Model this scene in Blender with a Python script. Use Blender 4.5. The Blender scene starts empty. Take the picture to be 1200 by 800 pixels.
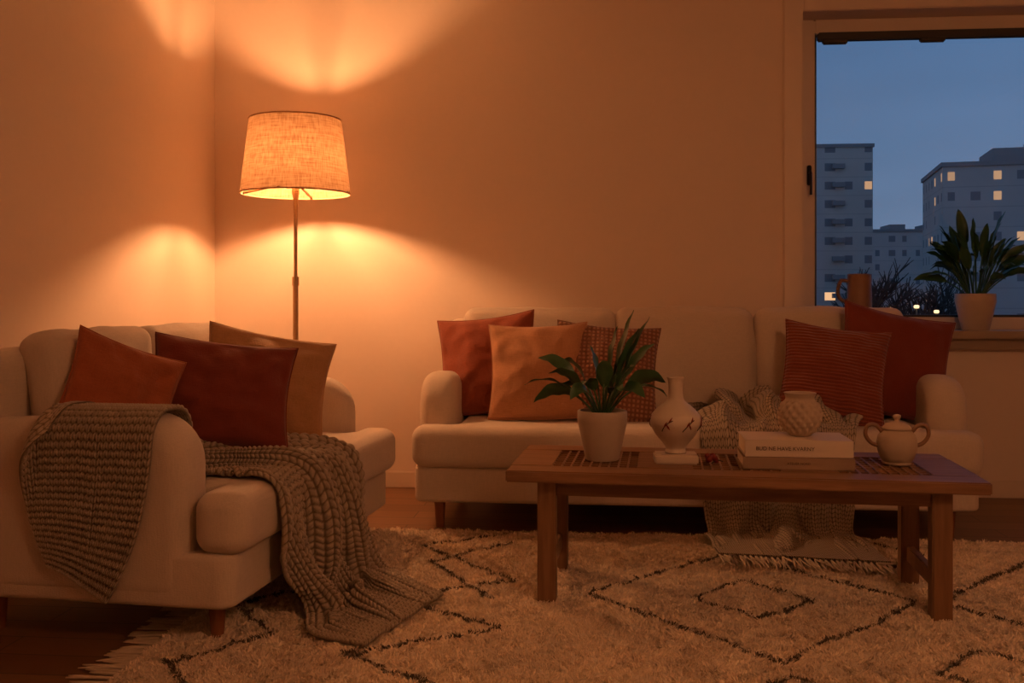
import bpy, bmesh, math, random
import numpy as np
from mathutils import Vector, Matrix, Euler, noise
random.seed(7); np.random.seed(7)
R=math.radians
scene=bpy.context.scene
COL=scene.collection

# ------------------------------------------------------------------ materials
def mk(name):
    m=bpy.data.materials.new(name); m.use_nodes=True
    nt=m.node_tree; nt.nodes.clear()
    out=nt.nodes.new('ShaderNodeOutputMaterial')
    b=nt.nodes.new('ShaderNodeBsdfPrincipled')
    nt.links.new(b.outputs[0],out.inputs[0])
    return m,nt,b,out
def N(nt,t,**kw):
    n=nt.nodes.new(t)
    for k,v in kw.items():
        if k in n.inputs: n.inputs[k].default_value=v
        else: setattr(n,k,v)
    return n
def coord(nt,scale=(1,1,1),rot=(0,0,0),kind='Object'):
    tc=nt.nodes.new('ShaderNodeTexCoord'); mp=nt.nodes.new('ShaderNodeMapping')
    mp.inputs['Scale'].default_value=scale; mp.inputs['Rotation'].default_value=rot
    nt.links.new(tc.outputs[kind],mp.inputs[0]); return mp.outputs[0]
def mathn(nt,op,a,b=None):
    n=nt.nodes.new('ShaderNodeMath'); n.operation=op
    for i,v in enumerate((a,b)):
        if v is None: continue
        if hasattr(v,'links'): nt.links.new(v,n.inputs[i])
        else: n.inputs[i].default_value=v
    return n.outputs[0]
def mix(nt,fac,c1,c2):
    n=nt.nodes.new('ShaderNodeMixRGB')
    if hasattr(fac,'links'): nt.links.new(fac,n.inputs[0])
    else: n.inputs[0].default_value=fac
    for i,c in ((1,c1),(2,c2)):
        if hasattr(c,'links'): nt.links.new(c,n.inputs[i])
        else: n.inputs[i].default_value=(*c,1)
    return n.outputs[0]
def bump(nt,b,h,strength=.3,dist=.01,prev=None):
    n=nt.nodes.new('ShaderNodeBump'); n.inputs['Strength'].default_value=strength; n.inputs['Distance'].default_value=dist
    nt.links.new(h,n.inputs['Height'])
    if prev is not None: nt.links.new(prev,n.inputs['Normal'])
    nt.links.new(n.outputs[0],b.inputs['Normal']); return n.outputs[0]
def noi(nt,vec,scale,detail=3,rough=.5):
    n=N(nt,'ShaderNodeTexNoise',Scale=scale,Detail=detail,Roughness=rough)
    nt.links.new(vec,n.inputs['Vector']); return n.outputs['Fac']
def plain(name,c,rough=.6,bs=0,bscale=50,var=.15,metal=0,bd=.003):
    m,nt,b,o=mk(name); v=coord(nt)
    f=noi(nt,v,bscale*.3)
    nt.links.new(mix(nt,f,tuple(x*(1-var) for x in c),tuple(min(1,x*(1+var)) for x in c)),b.inputs['Base Color'])
    b.inputs['Roughness'].default_value=rough; b.inputs['Metallic'].default_value=metal
    if bs: bump(nt,b,noi(nt,v,bscale),bs,bd)
    return m
def fabric(name,c,var=.18,weave=260,bs=.5,fold=.35,pattern=None,c2=None):
    m,nt,b,o=mk(name)
    v=coord(nt)
    a1=noi(nt,coord(nt,(1,1,.12)),weave,2); a2=noi(nt,coord(nt,(.12,.5,1)),weave,2)
    w=mathn(nt,'ADD',a1,a2)
    w5=mathn(nt,'MULTIPLY',w,.5)
    col=mix(nt,w5,tuple(x*(1-var*1.6) for x in c),tuple(min(1,x*(1+var*1.6)) for x in c))
    big=noi(nt,v,5,3)
    col=mix(nt,mathn(nt,'MULTIPLY',big,.25),col,tuple(x*.78 for x in c))
    h=w
    if pattern=='rib':
        wv=N(nt,'ShaderNodeTexWave',Scale=22.0,Distortion=.6); wv.bands_direction='Z'
        nt.links.new(v,wv.inputs['Vector']); h=mathn(nt,'ADD',mathn(nt,'MULTIPLY',wv.outputs['Fac'],2.2),w)
        col=mix(nt,wv.outputs['Fac'],tuple(x*.75 for x in c),col)
    if pattern=='waffle':
        wv=N(nt,'ShaderNodeTexWave',Scale=17.0); wv.bands_direction='X'
        wz=N(nt,'ShaderNodeTexWave',Scale=17.0); wz.bands_direction='Z'
        nt.links.new(v,wv.inputs['Vector']); nt.links.new(v,wz.inputs['Vector'])
        p=mathn(nt,'MULTIPLY',wv.outputs['Fac'],wz.outputs['Fac'])
        h=mathn(nt,'ADD',mathn(nt,'MULTIPLY',p,2.5),w)
        col=mix(nt,mathn(nt,'MULTIPLY',p,1.4),c2,col)
    nt.links.new(col,b.inputs['Base Color'])
    b.inputs['Roughness'].default_value=.9
    b.inputs['Sheen Weight'].default_value=.2; b.inputs['Sheen Roughness'].default_value=.5
    p1=bump(nt,b,big,fold,.02)
    bump(nt,b,h,bs,.0025,p1)
    return m
def wood(name,c1,c2,scale=(1,14,14),rough=.45,rot=(0,0,0)):
    m,nt,b,o=mk(name); v=coord(nt,scale,rot)
    f=noi(nt,v,3.2,6,.6); f2=noi(nt,v,16,3)
    cr=nt.nodes.new('ShaderNodeValToRGB'); nt.links.new(f,cr.inputs[0])
    cr.color_ramp.elements[0].position=.35; cr.color_ramp.elements[1].position=.65
    cr.color_ramp.elements[0].color=(*c1,1); cr.color_ramp.elements[1].color=(*c2,1)
    nt.links.new(mix(nt,mathn(nt,'MULTIPLY',f2,.45),cr.outputs[0],tuple(x*.6 for x in c1)),b.inputs['Base Color'])
    b.inputs['Roughness'].default_value=rough
    bump(nt,b,f2,.15,.002)
    return m

M={}
M['wall']=plain('plaster_paint',(.75,.60,.49),.75,.12,120,.02)
M['ceil']=plain('ceiling_paint',(.75,.66,.57),.85,.05,80,.02)
M['trim']=plain('trim_paint',(.70,.56,.45),.45,.03,60,.03)
M['sill']=plain('sill_paint',(.36,.27,.2),.35,.03,60,.05)
M['sofa']=fabric('sofa_linen',(.62,.50,.40),.12,300,.35,.4)
M['rust']=fabric('rust_linen',(.30,.062,.024),.2,300,.5,.5)
M['burnt']=fabric('burnt_orange_linen',(.36,.09,.030),.2,300,.5,.5)
M['dark_rust']=fabric('dark_rust_velvet',(.20,.030,.014),.15,300,.35,.5)
M['amber']=fabric('amber_linen',(.46,.24,.11),.2,260,.5,.5)
M['orange']=fabric('apricot_linen',(.48,.22,.105),.2,260,.5,.5)
M['waffle']=fabric('waffle_weave',(.42,.20,.11),.15,260,.7,.3,'waffle',(.20,.07,.035))
M['rib']=fabric('ribbed_cord',(.30,.06,.025),.15,260,.9,.3,'rib')
M['legwood']=wood('leg_wood',(.26,.09,.035),(.38,.15,.065),(12,12,1))
M['tablewood']=wood('oak_stained',(.20,.095,.045),(.34,.175,.088),(1,12,12),.42)
M['tablelegwood']=wood('oak_stained_leg',(.20,.095,.045),(.32,.165,.08),(12,12,1),.45)
M['inset']=plain('dark_tile_inset',(.04,.026,.018),.35,.2,60)
M['metal']=plain('brushed_brass',(.50,.33,.18),.38,.02,40,.05,1)
M['ceram']=plain('cream_ceramic',(.60,.49,.39),.5,.15,60,.06)
M['pot']=plain('matte_pot',(.46,.36,.28),.6,.2,90,.08)
M['stone']=plain('stone_ware',(.46,.35,.26),.7,.6,45,.15)
M['brownjug']=plain('brown_stoneware',(.25,.13,.07),.5,.25,40,.2)
M['soil']=plain('soil',(.03,.018,.01),.95,1,60,.4,0,.01)
M['black']=plain('dark_metal',(.03,.025,.02),.4)
M['paper']=plain('book_pages',(.62,.52,.4),.9,.3,200,.1)
M['cover1']=plain('book_cover_cream',(.62,.51,.41),.55,.1,80,.05)
M['cover2']=plain('book_cover_tan',(.32,.21,.14),.55,.1,80,.08)
M['ink']=plain('dark_ink',(.05,.025,.015),.6)
M['red']=plain('dried_red',(.22,.02,.01),.6,.5,60,.3)
M['blind']=plain('blind_fabric',(.05,.045,.04),.7)
def leafmat(name,c):
    m,nt,b,o=mk(name); v=coord(nt)
    nt.links.new(mix(nt,noi(nt,v,18,3),c,tuple(x*2.0 for x in c)),b.inputs['Base Color'])
    b.inputs['Roughness'].default_value=.38
    return m
M['leaf']=leafmat('glossy_leaf',(.028,.07,.026))
M['leaf2']=leafmat('deep_leaf',(.022,.07,.03))
def floor_mat():
    m,nt,b,o=mk('oak_floor')
    v=coord(nt)
    br=N(nt,'ShaderNodeTexBrick',Scale=1.0); br.inputs['Brick Width'].default_value=1.6; br.inputs['Row Height'].default_value=.13
    br.inputs['Mortar Size'].default_value=.0025
    br.inputs['Color1'].default_value=(.28,.135,.06,1); br.inputs['Color2'].default_value=(.18,.08,.035,1); br.inputs['Mortar'].default_value=(.03,.012,.006,1)
    nt.links.new(v,br.inputs['Vector'])
    g=noi(nt,coord(nt,(1.2,18,1)),3,6,.6)
    nt.links.new(mix(nt,mathn(nt,'MULTIPLY',g,.6),br.outputs['Color'],(.09,.035,.013)),b.inputs['Base Color'])
    b.inputs['Roughness'].default_value=.38
    bump(nt,b,g,.1,.002)
    return m
M['floor']=floor_mat()
def attrmat(name,attr,rough=.95,bscale=120,bs=.8,bd=.006,sheen=.2,lo=.65):
    m,nt,b,o=mk(name)
    a=nt.nodes.new('ShaderNodeVertexColor'); a.layer_name=attr
    v=coord(nt); f=noi(nt,v,bscale,4,.7)
    dk=nt.nodes.new('ShaderNodeMixRGB'); dk.blend_type='MULTIPLY'; dk.inputs[0].default_value=1
    nt.links.new(a.outputs[0],dk.inputs[1])
    nt.links.new(mix(nt,f,(lo,lo,lo),(1.25,1.25,1.25)),dk.inputs[2])
    nt.links.new(dk.outputs[0],b.inputs['Base Color'])
    b.inputs['Roughness'].default_value=rough; b.inputs['Sheen Weight'].default_value=sheen
    bump(nt,b,f,bs,bd)
    return m
M['rug']=attrmat('wool_rug','col',.95,80,1,.016,.3,.65)
M['knit']=attrmat('knit_wool','col',.92,240,.7,.003,.2)
m,nt,b,o=mk('wool_strands'); a=nt.nodes.new('ShaderNodeVertexColor'); a.layer_name='col'; nt.links.new(a.outputs[0],b.inputs['Base Color']); b.inputs['Roughness'].default_value=.95
M['strand']=m
M['fringe']=plain('fringe_wool',(.60,.48,.36),.95,.4,150,.15)

# ------------------------------------------------------------------ mesh helpers
class MB:
    def __init__(s): s.v=[];s.f=[];s.m=[];s.mats=[]
    def mi(s,mat):
        if mat not in s.mats: s.mats.append(mat)
        return s.mats.index(mat)
    def add(s,vs,fs,mat,mtx=None):
        o=len(s.v); k=s.mi(mat)
        if mtx is not None: vs=[tuple(mtx@Vector(p)) for p in vs]
        s.v+= [tuple(p) for p in vs]; s.f+=[tuple(i+o for i in f) for f in fs]; s.m+=[k]*len(fs)
    def obj(s,name,parent=None,smooth=True,loc=(0,0,0),rot=(0,0,0),autosharp=None):
        me=bpy.data.meshes.new(name); me.from_pydata(s.v,[],s.f)
        for mt in s.mats: me.materials.append(mt)
        me.polygons.foreach_set('material_index',s.m)
        me.polygons.foreach_set('use_smooth',[smooth]*len(s.f))
        me.validate(); me.update()
        bm=bmesh.new(); bm.from_mesh(me); bmesh.ops.recalc_face_normals(bm,faces=bm.faces)
        if autosharp:
            for e in bm.edges:
                if len(e.link_faces)==2 and e.calc_face_angle(0)>R(autosharp): e.smooth=False
        bm.to_mesh(me); bm.free()
        ob=bpy.data.objects.new(name,me); COL.objects.link(ob)
        ob.location=loc; ob.rotation_euler=rot
        if parent: ob.parent=parent
        return ob
def empty(name,loc=(0,0,0),rz=0):
    e=bpy.data.objects.new(name,None); COL.objects.link(e); e.location=loc; e.rotation_euler=(0,0,R(rz)); e.empty_display_size=.1
    return e
def boxvf(x0,x1,y0,y1,z0,z1,bev=0):
    bm=bmesh.new(); bmesh.ops.create_cube(bm,size=1)
    for v in bm.verts:
        v.co=Vector(((x0+x1)/2+v.co.x*(x1-x0),(y0+y1)/2+v.co.y*(y1-y0),(z0+z1)/2+v.co.z*(z1-z0)))
    if bev: bmesh.ops.bevel(bm,geom=bm.edges[:],offset=bev,segments=2,affect='EDGES',clamp_overlap=True)
    bm.verts.ensure_lookup_table()
    vs=[tuple(v.co) for v in bm.verts]; fs=[tuple(v.index for v in f.verts) for f in bm.faces]; bm.free()
    return vs,fs
def boxes(name,lst,mat,bev=0,parent=None,**k):
    mb=MB()
    for b in lst: mb.add(*boxvf(*b,bev=bev),mat)
    return mb.obj(name,parent,smooth=bev>0,autosharp=50,**k)
def softbox(hx,hy,hz,r,bulge=(0,0,0),n=22,amp=0,seed=0):
    vs=[];fs=[];idx={}
    t=[math.sin((i/n*2-1)*math.pi/2*.999)*.35+(i/n*2-1)*.65 for i in range(n+1)]
    t[0]=-1;t[-1]=1
    def vid(p):
        k=tuple(round(a,6) for a in p)
        if k not in idx:
            idx[k]=len(vs)
            x,y,z=p; q=Vector((x*hx,y*hy,z*hz))
            inn=Vector((max(-(hx-r),min(hx-r,q.x)),max(-(hy-r),min(hy-r,q.y)),max(-(hz-r),min(hz-r,q.z))))
            d=q-inn
            if d.length>1e-9: q=inn+d.normalized()*r
            bx=(1-y*y)*(1-z*z)*bulge[0]*x; by=(1-x*x)*(1-z*z)*bulge[1]*y; bz=(1-x*x)*(1-y*y)*bulge[2]*z
            q+=Vector((bx,by,bz))
            if amp:
                nn=noise.noise(Vector((q.x*6+seed*7,q.y*6,q.z*6)))*amp+noise.noise(Vector((q.x*15+seed,q.y*15,q.z*15)))*amp*.35
                q+=Vector((x,y,z))*nn
            vs.append(tuple(q))
        return idx[k]
    for ax in range(3):
        for sg in (-1,1):
            for i in range(n):
                for j in range(n):
                    c=[]
                    for a,b in ((i,j),(i+1,j),(i+1,j+1),(i,j+1)):
                        p=[0,0,0]; p[ax]=sg; p[(ax+1)%3]=t[a]; p[(ax+2)%3]=t[b]; c.append(vid(p))
                    if sg<0: c=c[::-1]
                    fs.append(tuple(c))
    return vs,fs
def fillet(pts,rad,seg=7):
    out=[];n=len(pts)
    for i in range(n):
        p=Vector(pts[i]);a=Vector(pts[i-1]);b=Vector(pts[(i+1)%n]); r=rad[i] if hasattr(rad,'__len__') else rad
        d1=(a-p).normalized(); d2=(b-p).normalized()
        ang=d1.angle(d2); L=r/math.tan(ang/2); L=min(L,(a-p).length*.48,(b-p).length*.48); r2=L*math.tan(ang/2)
        p1=p+d1*L;p2=p+d2*L; c=p+(d1+d2).normalized()*(r2/math.sin(ang/2))
        a1=(p1-c);a2=(p2-c); tot=a1.angle_signed(a2)
        for k in range(seg+1):
            th=-tot*k/seg
            out.append((c.x+a1.x*math.cos(th)-a1.y*math.sin(th),c.y+a1.x*math.sin(th)+a1.y*math.cos(th)))
    return out
def padded(outl,h0,h1,r,mp,seg=6):
    n=len(outl);P=[Vector(p) for p in outl]
    area=sum(P[i].x*P[(i+1)%n].y-P[(i+1)%n].x*P[i].y for i in range(n))
    nor=[]
    for i in range(n):
        t=(P[(i+1)%n]-P[i-1]).normalized(); nn=Vector((t.y,-t.x)); 
        if area<0: nn=-nn
        nor.append(nn)
    rings=[(r+.004,h0)]
    for k in range(seg+1):
        a=math.pi/2*k/seg; rings.append((r*(1-math.sin(a)),h0+r*(1-math.cos(a))))
    for k in range(seg+1):
        a=math.pi/2*k/seg; rings.append((r*(1-math.cos(a)),h1-r*(1-math.sin(a))))
    rings.append((r+.004,h1))
    vs=[];fs=[]
    for off,h in rings:
        for i in range(n):
            q=P[i]-nor[i]*off; vs.append(mp(q.x,q.y,h))
    m=len(rings)
    for k in range(m-1):
        for i in range(n):
            j=(i+1)%n; fs.append((k*n+i,k*n+j,(k+1)*n+j,(k+1)*n+i))
    fs.append(tuple(range(n))[::-1]); fs.append(tuple((m-1)*n+i for i in range(n)))
    return vs,fs
def lathe(prof,seg=40,center=(0,0,0),fn=None):
    vs=[];fs=[];n=len(prof)
    for (r,z) in prof:
        for i in range(seg):
            a=2*math.pi*i/seg; rr=r
            if fn: rr=fn(r,z,a)
            vs.append((center[0]+rr*math.cos(a),center[1]+rr*math.sin(a),center[2]+z))
    for k in range(n-1):
        for i in range(seg):
            j=(i+1)%seg; fs.append((k*seg+i,k*seg+j,(k+1)*seg+j,(k+1)*seg+i))
    fs.append(tuple(range(seg))[::-1]); fs.append(tuple((n-1)*seg+i for i in range(seg)))
    return vs,fs
def spline(pts,n):
    P=[Vector(p) for p in pts]; out=[]
    m=len(P)-1
    for i in range(n+1):
        t=i/n*m; k=min(int(t),m-1); f=t-k
        p0=P[max(k-1,0)];p1=P[k];p2=P[k+1];p3=P[min(k+2,m)]
        out.append(.5*((2*p1)+(p2-p0)*f+(2*p0-5*p1+4*p2-p3)*f*f+(3*p1-p0-3*p2+p3)*f**3))
    return out
def tube(pts,rad,seg=8):
    P=[Vector(p) for p in pts];n=len(P);vs=[];fs=[]
    up=Vector((0,0,1)); T0=(P[1]-P[0]).normalized()
    if abs(T0.dot(up))>.95: up=Vector((1,0,0))
    nx=T0.cross(up).normalized()
    for i in range(n):
        T=(P[min(i+1,n-1)]-P[max(i-1,0)]).normalized()
        nx=(nx-T*nx.dot(T)).normalized(); ny=T.cross(nx)
        r=rad[i] if hasattr(rad,'__len__') else rad
        for k in range(seg):
            a=2*math.pi*k/seg; vs.append(tuple(P[i]+nx*r*math.cos(a)+ny*r*math.sin(a)))
    for i in range(n-1):
        for k in range(seg):
            j=(k+1)%seg; fs.append((i*seg+k,i*seg+j,(i+1)*seg+j,(i+1)*seg+k))
    fs.append(tuple(range(seg))[::-1]); fs.append(tuple((n-1)*seg+k for k in range(seg)))
    return vs,fs

# ------------------------------------------------------------------ room
WX=-1.95; WY=4.83; RX=3.3; FY=-1.6; CH=2.62; TH=.26
boxes('floor',[(WX-.2,RX+.2,FY-.2,WY+TH,-.1,0)],M['floor'])
boxes('ceiling',[(WX-.2,RX+.2,FY-.2,WY+TH,CH,CH+.1)],M['ceil'])
boxes('wall_left',[(WX-.2,WX,FY-.2,WY+TH,0,CH)],M['wall'])
boxes('wall_right',[(RX,RX+.2,FY-.2,WY+TH,0,CH)],M['wall'])
boxes('wall_front',[(WX,RX,FY-.2,FY,0,CH)],M['wall'])
ox0,ox1,oz0,oz1=.967,2.75,.75,2.32
boxes('wall_back',[(WX,ox0,WY,WY+TH,0,CH),(ox1,RX,WY,WY+TH,0,CH),(ox0,ox1,WY,WY+TH,0,oz0),(ox0,ox1,WY,WY+TH,oz1,CH)],M['wall'])
def bb(name,b): boxes(name,[b],M['trim'],.004)
bb('baseboard_back',(WX+.015,RX-.015,WY-.015,WY,0,.08))
bb('baseboard_left',(WX,WX+.015,FY+.015,WY-.015,0,.08))
bb('baseboard_right',(RX-.015,RX,FY+.015,WY-.015,0,.08))
bb('baseboard_front',(WX,RX,FY,FY+.015,0,.08))
w=empty('window_1',(0,0,0))
boxes('casing',[(ox0-.09,ox0,WY-.022,WY,.79,oz1+.06),(ox1,ox1+.09,WY-.022,WY,.79,oz1+.06),(ox0,ox1,WY-.022,WY,oz1,oz1+.06)],M['trim'],.005,w)
fy0,fy1=4.97,5.05
boxes('frame',[(ox0,ox0+.09,fy0,fy1,.79,oz1),(ox1-.09,ox1,fy0,fy1,.79,oz1),(ox0+.09,ox1-.09,fy0,fy1,.79,.85),(ox0+.09,ox1-.09,fy0,fy1,oz1-.07,oz1)],M['trim'],.006,w)
boxes('sash_stop',[(ox0+.088,ox0+.102,fy0+.02,fy1-.02,.85,oz1-.07),(ox0+.09,ox1-.09,fy0+.02,fy1-.02,.85,.862)],M['black'],.002,w)
boxes('roller_blind',[(ox0+.10,ox1-.10,fy0-.03,fy0+.015,2.21,2.25),(ox0+.12,ox0+.24,fy0-.035,fy0-.01,2.190,2.215),(1.55,1.67,fy0-.035,fy0-.01,2.190,2.215),(2.3,2.4,fy0-.035,fy0-.01,2.190,2.215)],M['blind'],.006,w)
mb=MB(); mb.add(*boxvf(ox0+.05,ox0+.072,fy0-.012,fy0,1.5,1.60,.004),M['black'])
mb.add(*tube([(ox0+.061,fy0-.01,1.56),(ox0+.061,fy0-.045,1.56),(ox0+.061,fy0-.05,1.50),(ox0+.061,fy0-.05,1.45)],.006,8),M['black']); mb.obj('handle',w)
gm,nt,b,o=mk('window_glass'); tr=nt.nodes.new('ShaderNodeBsdfTransparent'); gl=nt.nodes.new('ShaderNodeBsdfGlossy'); gl.inputs['Roughness'].default_value=.01
mx=nt.nodes.new('ShaderNodeMixShader'); mx.inputs[0].default_value=.02
nt.links.new(tr.outputs[0],mx.inputs[1]); nt.links.new(gl.outputs[0],mx.inputs[2]); nt.links.new(mx.outputs[0],o.inputs[0])
boxes('glass',[(ox0+.09,ox1-.09,5.005,5.011,.85,oz1-.07)],gm,0,w)
boxes('trim_1',[(ox0-.10,ox1+.10,4.75,WY,.752,.79),(ox0,ox1,WY,fy1,.752,.79),(ox0-.08,ox1+.08,4.79,WY,.70,.752)],M['sill'],.006)

# ------------------------------------------------------------------ sofas
def make_sofa(name,loc,rz,L,D,backs,splits,aw=.155,legz=(0,0),bh=.845,cb=.235,ct=.085,cbl=.03):
    e=empty(name,loc,rz); S=M['sofa']
    mb=MB(); mb.add(*padded(fillet([(.004,.005),(L-.004,.005),(L-.004,D-.01),(.004,D-.01)],[.05,.05,.03,.03]),.115,.262,.018,lambda x,y,h:(x,y,h)),S)
    mb.obj('base',e)
    af=.13
    def seatc(x0,x1,lf,rt):
        fr=-.035
        pts=[(x0,fr),(x1,fr)]; rr=[.06,.06]
        if rt: pts+=[(x1,af-.01),(x1-aw-.003,af-.01)]; rr+=[.056,.015]
        xr=x1-aw-.003 if rt else x1
        xl=x0+aw+.003 if lf else x0
        pts+=[(xr,D-.22),(xl,D-.22)]; rr+=[.056,.056]
        if lf: pts+=[(x0+aw+.003,af-.01),(x0,af-.01)]; rr+=[.015,.056]
        return padded(fillet(pts,rr),.258,.425,.05,lambda x,y,h:(x,y,h),8)
    xs=[-.005]+splits+[L+.005]
    mb=MB()
    for i in range(len(xs)-1):
        mb.add(*seatc(xs[i]+.001,xs[i+1]-.001,i==0,i==len(xs)-2),S)
    mb.obj('seat_cushion',e)
    for nm,x0 in (('arm_1',0),('arm_2',L-aw)):
        mb=MB(); ol=fillet([(af,.118),(D-.03,.118),(D-.03,.60),(af,.635)],[.066,.066,.07,.14],10)
        mb.add(*padded(ol,x0,x0+aw,.06,lambda a,b_,h:(h,a,b_),8),S)
        mb.obj(nm,e)
    mb=MB(); ol=fillet([(.02,.2),(L-.02,.2),(L-.02,bh),(.02,bh)],[.05,.05,.07,.07],8)
    mb.add(*padded(ol,0,.13,.045,lambda x,z,h:(x,D-.13+h,z)),S)
    mb.obj('back_frame',e)
    mb=MB()
    for i,(x0,x1) in enumerate(backs):
        vs,fs=softbox((x1-x0)/2-.001,ct,(bh-.355)/2,min(.05,ct-.01),(0.004,cbl,.008),20,.010,i+L)
        m=Matrix.Translation(((x0+x1)/2,D-cb,(.405+bh+.05)/2))@Matrix.Rotation(R(-11),4,'X')
        mb.add(vs,fs,S,m)
    mb.obj('back_cushions',e)
    mb=MB()
    for k,(x,y) in enumerate([(.10,.09),(L-.10,.09),(.10,D-.1),(L-.10,D-.1)]):
        z0=legz[0] if y<.3 else legz[1]
        vs,fs=lathe([(.017,z0),(.026,.13)],16,(x,y,0)); mb.add(vs,fs,M['legwood'])
    mb.obj('legs',e,autosharp=50)
    return e
RUGT=.014
LS=((-.965,2.50,0),85)
make_sofa('sofa',LS[0],LS[1],1.40,.86,[(.16,.70),(.70,1.24)],[],legz=(RUGT,0),bh=.795,cb=.20,ct=.07,cbl=.03)
RS=((-.76,3.92,0),0)
make_sofa('sofa',RS[0],RS[1],2.23,.815,[(.13,.83),(.83,1.45),(1.45,2.10)],[1.42],legz=(0,0))

# ------------------------------------------------------------------ throw pillows
def pillow(name,mat,c,size,yaw,lean,roll,T=.085,seed=0):
    n=44; vs=[];fs=[]
    w,h=size
    for s in (-1,1):
        for i in range(n+1):
            for j in range(n+1):
                u=i/n*2-1; v=j/n*2-1
                u=math.sin(u*math.pi/2)*.5+u*.5; v=math.sin(v*math.pi/2)*.5+v*.5
                x=u*(1-.09*(1-v*v)); z=v*(1-.09*(1-u*u))
                e=max(0,(1-u*u)*(1-v*v)); th=T*(e**.42)
                nn=noise.noise(Vector((u*1.8+seed*3.1,v*1.8,s*2)))*.018+noise.noise(Vector((u*4+seed,v*4,s*3)))*.007
                cr=math.sin((math.atan2(v,u)+seed)*11)*.004*min(1,(u*u+v*v))
                th+= (nn+cr)*min(1,e*5)
                vs.append((x*w/2,s*th,z*h/2+ -.012*(1-v)*(1-u*u)))
    N1=(n+1)*(n+1)
    for i in range(n):
        for j in range(n):
            a=i*(n+1)+j; q=(a,a+n+1,a+n+2,a+1); fs.append(q); fs.append(tuple(k+N1 for k in q[::-1]))
    mb=MB(); mb.add(vs,fs,mat)
    ring=[]
    for k in range(4*16):
        sd=k//16; f=(k%16)/16*2-1
        u,v=[(f,-1),(1,f),(-f,1),(-1,-f)][sd]
        x=u*(1-.09*(1-v*v)); z=v*(1-.09*(1-u*u)); ring.append((x*w/2,0,z*h/2-.012*(1-v)*(1-u*u)))
    ring.append(ring[0]); mb.add(*tube(ring,.0035,6),mat)
    ob=mb.obj(name)
    bm=bmesh.new(); bm.from_mesh(ob.data); bmesh.ops.remove_doubles(bm,verts=bm.verts,dist=.0004); bmesh.ops.recalc_face_normals(bm,faces=bm.faces); bm.to_mesh(ob.data); bm.free()
    ob.matrix_world=Matrix.Translation(c)@Matrix.Rotation(R(yaw),4,'Z')@Matrix.Rotation(R(-lean),4,'X')@Matrix.Rotation(R(roll),4,'Y')
    return ob
pillow('throw_pillow',M['rust'],(-.50,4.34,.655),(.45,.44),-8,16,-7,.07,1)
pillow('throw_pillow',M['orange'],(-.265,4.20,.635),(.43,.42),0,20,-2,.075,2)
pillow('throw_pillow',M['waffle'],(.025,4.22,.635),(.45,.42),4,22,5,.07,3)
pillow('throw_pillow',M['rib'],(.965,4.18,.63),(.43,.42),-4,20,8,.07,4)
pillow('throw_pillow',M['dark_rust'],(1.25,4.32,.67),(.48,.45),6,14,12,.07,5)
pillow('throw_pillow',M['burnt'],(-1.43,2.82,.655),(.34,.32),50,14,22,.05,6)
pillow('throw_pillow',M['dark_rust'],(-1.23,3.10,.640),(.46,.35),24,22,8,.075,7)
pillow('throw_pillow',M['amber'],(-1.20,3.44,.648),(.46,.36),26,20,12,.075,8)

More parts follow.
